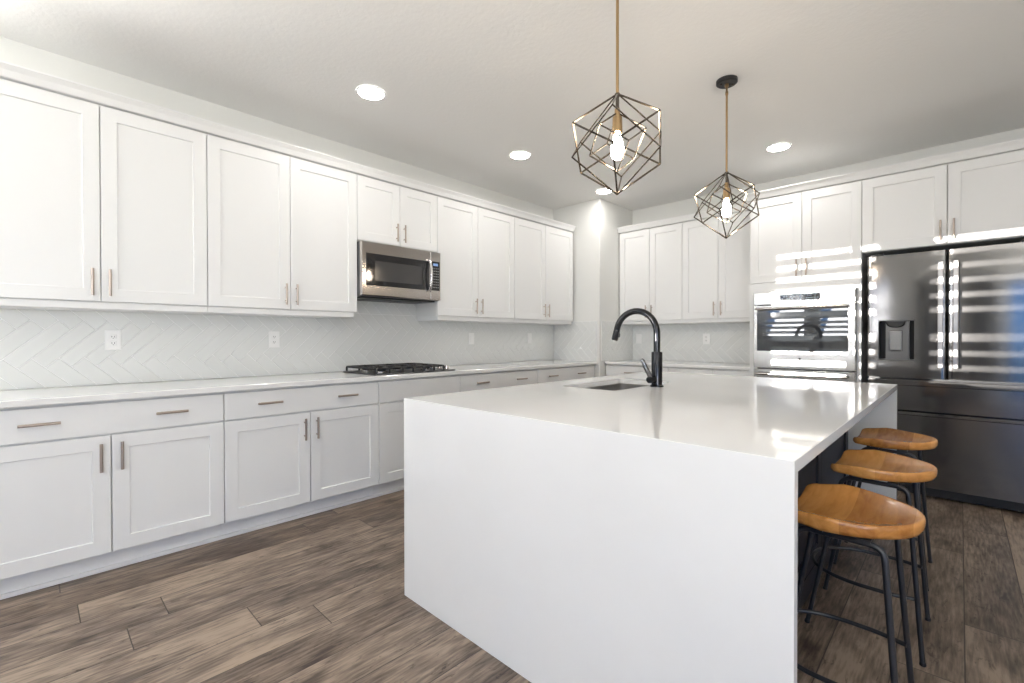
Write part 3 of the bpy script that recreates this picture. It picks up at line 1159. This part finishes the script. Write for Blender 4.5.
def grate(y0, y1):
    bm = new()
    x0, x1, zt, r = 0.118, 0.585, 0.960, 0.0092
    for y in (y0, y1):
        tube(bm, fillet([(x0, y, 0.924), (x0, y, zt), (x1, y, zt), (x1, y, 0.924)], 0.014, 3), r, 6)
    ym = (y0 + y1) / 2
    for x in (x0 + 0.015, (x0 + x1) / 2, x1 - 0.015):
        tube(bm, [(x, y0, zt), (x, y1, zt)], r, 6)
    for k in range(2):
        yy = y0 + (y1 - y0) * (0.33 + 0.34 * k)
        tube(bm, [(x0 + 0.20, yy, zt), (x1 - 0.20, yy, zt)], r, 6)
    for cx_ in (x0 + 0.125, x1 - 0.125):
        tube(bm, [(cx_, y0, zt), (cx_, y0 + 0.30 * (y1 - y0), zt + 0.006)], r, 6)
        tube(bm, [(cx_, y1, zt), (cx_, y1 - 0.30 * (y1 - y0), zt + 0.006)], r, 6)
        for s in (-1, 1):
            tube(bm, [(cx_ + s * 0.105, ym, zt), (cx_ + s * 0.035, ym, zt + 0.006)], r, 6)
    tube(bm, [(x0, ym, 0.924), (x0, ym, zt)], r, 6)
    tube(bm, [(x1, ym, 0.924), (x1, ym, zt)], r, 6)
    obj('grate', bm, M_BLACK, root, smooth=True)


for a, b in ((1.772, 1.990), (2.000, 2.190), (2.200, 2.395)):
    grate(a, b)
for bx, by in ((0.24, 1.88), (0.47, 1.88), (0.355, 2.095), (0.24, 2.30), (0.47, 2.30)):
    bm = new()
    lathe(bm, [(0.045, 0.924), (0.045, 0.934), (0.036, 0.938)], bx, by, 20)
    b_ = obj('burner', bm, M_STEEL, root, smooth=True)
    bm = new()
    lathe(bm, [(0.033, 0.9385), (0.033, 0.946), (0.028, 0.949)], bx, by, 20)
    obj('burner_cap', bm, M_BLACK, b_, smooth=True)
for k in range(5):
    kx = 0.155 + 0.098 * k
    bm = new()
    lathe(bm, [(0.022, 0.924), (0.022, 0.930), (0.018, 0.932), (0.0165, 0.955), (0.013, 0.958)], kx, 2.456, 18)
    obj('knob', bm, M_STEEL, root, smooth=True)

# ------------------------------------------------------------------ island
IX0, IX1, IY0, IY1 = 1.857, 3.436, 1.189, 3.556
TH = 0.030
SX0, SX1, SY0, SY1 = 2.050, 2.412, 2.105, 2.765


def rrect(x0, x1, y0, y1, r, n=6):
    out = []
    for cx_, cy_, a0 in ((x1 - r, y1 - r, 0), (x0 + r, y1 - r, 90), (x0 + r, y0 + r, 180), (x1 - r, y0 + r, 270)):
        for k in range(n + 1):
            a = math.radians(a0 + 90 * k / n)
            out.append((cx_ + r * math.cos(a), cy_ + r * math.sin(a)))
    return out


def slab_with_hole(bm, outer, hole, z0, z1, c):
    """flat slab with a through hole; both edges get a tiny arris"""
    def loop(pts, z):
        v = [bm.verts.new((x, y, z)) for x, y in pts]
        return v
    def wall(a, b):
        for i in range(len(a)):
            j = (i + 1) % len(a)
            bm.faces.new((a[i], a[j], b[j], b[i]))
    def off(pts, d):
        cx_ = sum(p[0] for p in pts) / len(pts); cy_ = sum(p[1] for p in pts) / len(pts)
        return [(x + math.copysign(d, cx_ - x), y + math.copysign(d, cy_ - y)) for x, y in pts]
    o0, o1, o2 = loop(outer, z0), loop(outer, z1 - c), loop(off(outer, c), z1)
    h0, h1, h2 = loop(hole, z0), loop(hole, z1 - c), loop(off(hole, -c), z1)
    wall(o0, o1); wall(o1, o2); wall(h0, h1); wall(h1, h2)
    for a, b in ((o0, h0), (o2, h2)):
        ed = []
        for l in (a, b):
            for i in range(len(l)):
                e = bm.edges.get((l[i], l[(i + 1) % len(l)])) or bm.edges.new((l[i], l[(i + 1) % len(l)]))
                ed.append(e)
        bmesh.ops.triangle_fill(bm, use_beauty=True, use_dissolve=False, edges=ed)


bm = new()
slab_with_hole(bm, [(IX0, IY0), (IX1, IY0), (IX1, IY1), (IX0, IY1)], rrect(SX0, SX1, SY0, SY1, 0.035), 0.914 - TH, 0.914, 0.0015)
box(bm, IX0, IX1, IY0, IY0 + TH, 0.001, 0.914 - TH)
box(bm, IX0, IX1, IY1 - TH, IY1, 0.001, 0.914 - TH)
tag(obj('island_countertop', bm, M_STONE, origin=((IX0 + IX1) / 2, (IY0 + IY1) / 2, 0)),
    'white quartz island top with waterfall end panels down to the floor', 'countertop')

BX0, BX1, BY0, BY1 = 1.885, 3.204, IY0 + TH + 0.002, IY1 - TH - 0.002
root = thing('island_cabinet', 'dark painted panelled island base behind the wooden stools', 'cabinet', ((BX0 + BX1) / 2, (BY0 + BY1) / 2, 0))
bm = new()
# carcass left open where the sink bowl hangs
box(bm, BX0 + 0.022, BX1 - 0.022, BY0, BY1, 0.10, 0.60)
box(bm, BX0 + 0.022, BX1 - 0.022, BY0, SY0 - 0.05, 0.60, 0.882)
box(bm, BX0 + 0.022, BX1 - 0.022, SY1 + 0.05, BY1, 0.60, 0.882)
box(bm, SX1 + 0.12, BX1 - 0.022, SY0 - 0.05, SY1 + 0.05, 0.60, 0.882)
box(bm, BX0 + 0.022, BX0 + 0.045, SY0 - 0.05, SY1 + 0.05, 0.60, 0.882)
box(bm, BX0 + 0.07, BX1 - 0.012, BY0 + 0.001, BY1 - 0.001, 0.002, 0.0995)
obj('body', bm, M_NAVY, root)
RF = lambda u, d, z: (BX1 + d, u, z)
n_p = 3
for k in range(n_p):
    a = BY0 + (BY1 - BY0) * k / n_p
    b = BY0 + (BY1 - BY0) * (k + 1) / n_p
    bm = new()
    rect_loft(bm, a + 0.001, b - 0.001, 0.101, 0.881, [(0, -0.0215), (0, -0.001), (0.001, 0), (0.075, 0), (0.080, -0.010)], RF)
    obj('side_panel', bm, M_NAVY, root)
bm = new()
box(bm, BX1 - 0.0115, BX1 + 0.002, BY0 + 0.001, BY1 - 0.001, 0.002, 0.1005)
obj('base_board', bm, M_NAVY, root)
LF = lambda u, d, z: (BX0 - d, u, z)
edges_ = [BY0, BY0 + 0.60, SY0 - 0.04, (SY0 + SY1) / 2, SY1 + 0.04, BY1]
for a, b in zip(edges_, edges_[1:]):
    if b - a < 0.28:
        continue
    d = shaker('door', a + 0.002, b - 0.002, 0.105, 0.872, 0.0, LF, root, mat=M_NAVY)
    pull(b - 0.04, 0.76, 0.0, LF, d)

# sink bowl hung under the top
root = thing('sink', 'undermount stainless steel sink bowl in the island top', 'sink', ((SX0 + SX1) / 2, (SY0 + SY1) / 2, 0.66))
bm = new()
e = 0.006
prof = [(0.030, 0.8835), (-0.001, 0.8835), (0.000, 0.87), (-0.004, 0.70), (-0.016, 0.678), (-0.04, 0.672)]
rings = [[(x, y, z) for x, y in rrect(SX0 - o, SX1 + o, SY0 - o, SY1 + o, max(0.02, 0.04 + o))] for o, z in prof]
loft(bm, rings, cap0=False)
obj('basin', bm, M_SINK, root, smooth=True)
bm = new()
lathe(bm, [(0.044, 0.6735), (0.044, 0.676), (0.036, 0.6765), (0.030, 0.6745)], (SX0 + SX1) / 2, (SY0 + SY1) / 2 + 0.1, 20)
obj('drain', bm, M_CHROME, root, smooth=True)

# faucet
FXX, FYY = 2.468, 2.455
root = thing('kitchen_faucet', 'tall dark gooseneck pull-down faucet on the island', 'faucet', (FXX, FYY, 0.9143))
bm = new(); lathe(bm, [(0.037, 0.9145), (0.037, 0.922), (0.033, 0.925)], FXX, FYY, 28); obj('base_ring', bm, M_FAUCET, root, smooth=True)
bm = new(); lathe(bm, [(0.0300, 0.9252), (0.0300, 1.108), (0.0275, 1.112)], FXX, FYY, 28); obj('body', bm, M_FAUCET, root, smooth=True)
bm = new()
arc = [(FXX, FYY, 1.1125), (FXX, FYY, 1.17)]
AR = 0.130
for k in range(0, 21):
    t = math.pi * k / 20 * 0.945
    arc.append((FXX - AR + AR * math.cos(t), FYY, 1.217 + AR * math.sin(t)))
tube(bm, arc, 0.0185, 18)
obj('spout', bm, M_FAUCET, root, smooth=True)
p_, q_ = Vector(arc[-1]), Vector(arc[-2])
dd = (p_ - q_).normalized()
bm = new()
tube(bm, [p_ + dd * 0.0005, p_ + dd * 0.006, p_ + dd * 0.058, p_ + dd * 0.064], [0.0188, 0.0193, 0.0200, 0.0175], 18)
sh = obj('spray_head', bm, M_FAUCET, root, smooth=True)
bm = new(); tube(bm, [p_ + dd * 0.0645, p_ + dd * 0.069], 0.0168, 18); obj('nozzle_ring', bm, M_CHROME, sh, smooth=True)
bm = new()
bx_ = p_ + dd * 0.030
tube(bm, [bx_ + Vector((0.019, 0, 0.012)), bx_ + Vector((0.0235, 0, 0.0)), bx_ + Vector((0.0205, 0, -0.016))], 0.006, 8)
obj('spray_button', bm, M_DARKPLASTIC, sh, smooth=True)
bm = new()
hub0 = Vector((FXX, FYY - 0.0302, 0.957))
hub1 = Vector((FXX - 0.010, FYY - 0.080, 0.957))
tube(bm, [hub0, hub0 * 0.1 + hub1 * 0.9, hub1], [0.019, 0.019, 0.016], 18)
hh = obj('handle_hub', bm, M_FAUCET, root, smooth=True)
bm = new()
tube(bm, [hub1 + Vector((0.004, 0.018, 0.012)), hub1 + Vector((-0.006, 0.004, 0.045)), hub1 + Vector((-0.020, -0.008, 0.085)), hub1 + Vector((-0.030, -0.016, 0.112)), hub1 + Vector((-0.032, -0.018, 0.117))],
     [0.011, 0.0125, 0.012, 0.0105, 0.006], 14)
obj('lever', bm, M_LEVER, hh, smooth=True)

# ------------------------------------------------------------------ stools
SEAT_Z = 0.692


def seat_outline(n=72):
    """tractor seat: straight side at x = -0.150, rounded tip at +0.172"""
    pts = []
    hw, r = 0.188, 0.035
    body = []
    for k in range(25):                       # front curve from +y side to -y side
        t = math.pi / 2 - math.pi * k / 24
        body.append((-0.045 + 0.217 * max(0.0, math.cos(t)) ** 1.05, (hw + 0.012) * math.sin(t)))
    side = []
    x0 = -0.150
    def corner(cx_, cy_, a0, a1):
        return [(cx_ + r * math.cos(math.radians(a0 + (a1 - a0) * k / 6)), cy_ + r * math.sin(math.radians(a0 + (a1 - a0) * k / 6))) for k in range(7)]
    yb = 0.176
    low = corner(x0 + r, -yb + r, 270, 180)
    up = corner(x0 + r, yb - r, 180, 90)
    mid = [(x0, -yb + r + (2 * yb - 2 * r) * k / 6) for k in range(1, 6)]
    return body + low + mid + up


def make_stool():
    root = thing('bar_stool', '', 'stool', (0, 0, 0), 'wooden bar stools along the island')
    out = seat_outline()
    cx_ = 0.0
    def ring(s, zf, push=0.0):
        r = []
        for x, y in out:
            r.append((cx_ + (x - cx_) * s, y * s, zf(x * s, y * s)))
        return r
    def top(x, y):
        # dished saddle, opening out through the straight side
        rx, ry = (x - 0.0) / 0.18, y / 0.2
        rr = min(1.0, math.hypot(rx if rx > 0 else rx * 0.55, ry))
        return SEAT_Z - 0.036 * (1 - rr ** 2.2) - (0.010 * max(0.0, -rx) ** 2)
    bm = new()
    rings = []
    for s in (0.02, 0.2, 0.4, 0.6, 0.75, 0.86, 0.93):
        rings.append(ring(s, top))
    rings.append(ring(0.972, lambda x, y: top(x, y) - 0.001))
    rings.append(ring(0.993, lambda x, y: top(x, y) - 0.006))
    rings.append(ring(1.0, lambda x, y: top(x, y) - 0.014))
    rings.append(ring(0.992, lambda x, y: SEAT_Z - 0.034 - 0.004 * max(0, -x / 0.16)))
    rings.append(ring(0.955, lambda x, y: SEAT_Z - 0.046))
    rings.append(ring(0.80, lambda x, y: SEAT_Z - 0.054))
    rings.append(ring(0.3, lambda x, y: SEAT_Z - 0.056))
    loft(bm, rings)
    bmesh.ops.translate(bm, verts=bm.verts, vec=(0.0, 0, 0))
    obj('seat', bm, M_SEAT, root, smooth='all')
    zt = SEAT_Z - 0.066
    R = 0.0085
    # two legs on each side with the bent rail between them, each rod its own piece
    for s in (-1, 1):
        yb, yf = 0.150 * s, 0.187 * s
        foot_r, bend_r = Vector((0.140, yf, 0.001)), Vector((0.094, yb, zt))
        foot_l, bend_l = Vector((-0.223, yf * 0.95, 0.001)), Vector((-0.110, yb * 0.93, zt))
        mid = (bend_r + bend_l) / 2
        bm = new(); tube(bm, fillet([foot_r, bend_r, mid], 0.035, 6), R, 10); lg = obj('leg', bm, M_IRON, root, smooth=True)
        bm = new(); lathe(bm, [(0.0095, 0.0004), (0.0105, 0.004), (0.0092, 0.012)], foot_r.x, foot_r.y, 12); obj('foot_cap', bm, M_DARKPLASTIC, lg, smooth=True)
        bm = new(); tube(bm, fillet([foot_l, bend_l, mid], 0.035, 6), R, 10); lg = obj('leg', bm, M_IRON, root, smooth=True)
        bm = new(); lathe(bm, [(0.0095, 0.0004), (0.0105, 0.004), (0.0092, 0.012)], foot_l.x, foot_l.y, 12); obj('foot_cap', bm, M_DARKPLASTIC, lg, smooth=True)
    bm = new()
    for x in (-0.06, 0.05):
        box(bm, x - 0.016, x + 0.016, -0.16, 0.16, zt + 0.005, zt + 0.012)
    obj('seat_bracket', bm, M_IRON, root)
    zr = 0.225
    half = [(0.122, -0.166), (0.06, -0.183), (0.0, -0.187), (-0.06, -0.185), (-0.11, -0.174), (-0.160, -0.15), (-0.198, -0.115), (-0.222, -0.07), (-0.232, -0.025)]
    ctrl = half + [(x, -y) for x, y in reversed(half)]
    pts = []
    for i in range(len(ctrl) - 1):            # Catmull-Rom
        p0, p1, p2, p3 = (Vector(ctrl[max(0, min(len(ctrl) - 1, i + k))]) for k in (-1, 0, 1, 2))
        for k in range(4):
            t = k / 4
            pts.append(0.5 * ((2 * p1) + (p2 - p0) * t + (2 * p0 - 5 * p1 + 4 * p2 - p3) * t * t + (3 * p1 - p0 - 3 * p2 + p3) * t ** 3))
    pts.append(Vector(ctrl[-1]))
    bm = new(); tube(bm, [(p.x, p.y, zr) for p in pts], 0.0072, 10); obj('foot_ring', bm, M_IRON, root, smooth=True)
    return root


def copy_tree(o, parent=None):
    c = o.copy()
    COL.objects.link(c)
    if parent is not None:
        c.parent = parent
    for ch in list(o.children):
        copy_tree(ch, c)
    return c


proto = make_stool()
for i, (y, lab) in enumerate(((1.735, 'wooden saddle-seat bar stool nearest the camera, at the near end of the island'),
                              (2.425, 'wooden saddle-seat bar stool in the middle of the row beside the island'),
                              (3.105, 'wooden saddle-seat bar stool farthest from the camera, nearest the refrigerator'))):
    o = proto if i == 0 else copy_tree(proto)
    o.location = ((3.464, 3.470, 3.453)[i], y, 0)
    o['label'] = lab

# ------------------------------------------------------------------ pendants
def cube_frame(bm, c, zb, h, phi, r):
    """edges of a wire cube balanced on one corner"""
    q = h * math.sqrt(2) / 3
    up = [Vector((c[0] + q * math.cos(phi + k * 2.0943951), c[1] + q * math.sin(phi + k * 2.0943951), zb + h * 2 / 3)) for k in range(3)]
    lo = [Vector((c[0] + q * math.cos(phi + 1.0471976 + k * 2.0943951), c[1] + q * math.sin(phi + 1.0471976 + k * 2.0943951), zb + h / 3)) for k in range(3)]
    t, b = Vector((c[0], c[1], zb + h)), Vector((c[0], c[1], zb))
    for k in range(3):
        for p_, q_ in ((t, up[k]), (b, lo[k]), (up[k], lo[k]), (up[k], lo[(k + 2) % 3])):
            tube(bm, [p_, q_], r, 4)


def pendant(x, y, phi, phi2, zb, hc, label):
    root = thing('pendant_light', label, 'pendant light', (x, y, ZC), 'wire cube pendants over the island')
    bm = new(); lathe(bm, [(0.062, ZC - 0.0005), (0.062, ZC - 0.020), (0.055, ZC - 0.026)], x, y, 32); can = obj('canopy', bm, M_BLACK, root, smooth=True)
    for s in (-1, 1):
        bm = new(); lathe(bm, [(0.006, ZC - 0.0262), (0.006, ZC - 0.029), (0.004, ZC - 0.031)], x + 0.036 * s * 0.72, y + 0.036 * s * 0.70, 10); obj('screw', bm, M_CAGE, can, smooth=True)
    bm = new()
    lathe(bm, [(0.012, ZC - 0.0265), (0.012, ZC - 0.040), (0.006, ZC - 0.046), (0.006, ZC - 0.070), (0.009, ZC - 0.074), (0.009, ZC - 0.092), (0.0062, ZC - 0.095)], x, y, 14)
    obj('swivel', bm, M_BRASS, root, smooth=True)
    bm = new(); tube(bm, [(x, y, ZC - 0.0955), (x, y, zb + hc + 0.002)], 0.0062, 12); obj('rod', bm, M_BRASS, root, smooth=True)
    bm = new(); zt = zb + hc
    bm = new(); lathe(bm, [(0.010, zt + 0.0015), (0.012, zt - 0.002), (0.012, zt - 0.010), (0.0075, zt - 0.012), (0.0075, 2.168), (0.010, 2.166)], x, y, 14); obj('stem', bm, M_CAGE, root, smooth=True)
    bm = new(); lathe(bm, [(0.011, 2.1655), (0.0125, 2.134), (0.020, 2.130), (0.0215, 2.066), (0.019, 2.064)], x, y, 20); obj('lamp_socket', bm, M_BRASS, root, smooth=True)
    bm = new()
    lathe(bm, [(0.012, 2.0635), (0.014, 2.052), (0.019, 2.036), (0.0245, 2.014), (0.0275, 1.992), (0.026, 1.970), (0.020, 1.957), (0.010, 1.951), (0.002, 1.950)], x, y, 24)
    obj('bulb', bm, M_BULB, root, smooth='all')
    bm = new(); cube_frame(bm, (x, y), zb, hc, math.radians(phi), 0.0038); obj('wire_cube', bm, M_CAGE, root)
    bm = new(); cube_frame(bm, (x, y), zb - 0.004, hc + 0.006, math.radians(phi2), 0.0038); obj('wire_cube', bm, M_CAGE, root)
    bm = new(); cube_frame(bm, (x, y), zb + 0.094, 0.25, math.radians(phi - 92), 0.0033); obj('wire_cube', bm, M_CAGE, root, label='small inner wire cube around the bulb')
    return root


pendant(2.648, 1.737, 116, 56, 1.806, 0.424, 'wire cube pendant light nearer the camera, its canopy out of view above')
pendant(2.640, 3.042, 98, 38, 1.820, 0.412, 'wire cube pendant light farther back, with its black ceiling canopy in view')


# ------------------------------------------------------------------ downlights
def downlight(x, y, label):
    root = thing('recessed_light', label, 'ceiling light', (x, y, ZC), 'recessed ceiling downlights')
    bm = new()
    lathe(bm, [(0.094, ZC - 0.0006), (0.093, ZC - 0.005), (0.084, ZC - 0.008), (0.081, ZC - 0.006)], x, y, 36, cap0=False, cap1=False)
    obj('trim_ring', bm, M_PLASTIC, root, smooth=True)
    bm = new()
    lathe(bm, [(0.0803, ZC - 0.0012), (0.0803, ZC - 0.006), (0.066, ZC - 0.0075)], x, y, 36)
    obj('lens', bm, M_LED, root, smooth=True)
    return root


downlight(0.904, 1.559, 'lit round downlight in the ceiling above the left base cabinets, nearest the camera')
downlight(0.895, 3.007, 'lit round downlight in the ceiling above the cabinets right of the microwave')
downlight(0.871, 4.388, 'lit round downlight in the ceiling in front of the corner column')
downlight(2.585, 4.412, 'lit round downlight in the ceiling in front of the tall oven cabinet')


# ------------------------------------------------------------------ outlets
def outlet(f, u, z, kind, label, name):
    root = thing(name, label, 'outlet', f(u, 0.0095, z))
    w, h = 0.038, 0.060
    bm = new(); rect_loft(bm, u - w, u + w, z - h, z + h, [(0, 0.0098), (0, 0.0125), (0.004, 0.0145)], f); pl = obj('cover_plate', bm, M_PLASTIC, root)
    if kind == 'duplex':
        for s in (-1, 1):
            bm = new(); rect_loft(bm, u - 0.017, u + 0.017, z + s * 0.0195 - 0.014, z + s * 0.0195 + 0.014, [(0, 0.0146), (0.002, 0.0165)], f)
            so = obj('socket', bm, M_PLASTIC, root)
            bm = new()
            for q in (-0.006, 0.006):
                box(bm, u + q - 0.0014, u + q + 0.0014, 0.0166, 0.0169, z + s * 0.0195 - 0.003, z + s * 0.0195 + 0.006, f)
            box(bm, u - 0.002, u + 0.002, 0.0166, 0.0169, z + s * 0.0195 - 0.010, z + s * 0.0195 - 0.006, f)
            obj('socket_slots', bm, M_SLOT, so)
    else:
        bm = new(); rect_loft(bm, u - 0.0165, u + 0.0165, z - 0.033, z + 0.033, [(0, 0.0146), (0.001, 0.0165), (0.003, 0.0172)], f)
        obj('socket', bm, M_PLASTIC, root)
    return root


outlet(LEFT, 0.337, 1.181, 'duplex', 'white double outlet on the left backsplash, leftmost of all the wall plates', 'wall_outlet')
outlet(LEFT, 1.254, 1.182, 'duplex', 'white wall plate on the left backsplash just left of the cooktop', 'wall_outlet')
outlet(LEFT, 3.200, 1.184, 'rocker', 'white wall plate on the left backsplash just right of the cooktop', 'wall_outlet')
outlet(LEFT, 4.114, 1.184, 'rocker', 'white wall plate on the left backsplash near the corner column', 'wall_outlet')
outlet(BACK, 0.786, 1.178, 'rocker', 'white wall plate on the back wall beside the corner column, behind the faucet', 'wall_outlet')
outlet(BACK, 1.627, 1.177, 'duplex', 'white double outlet on the back wall backsplash left of the ovens', 'wall_outlet')
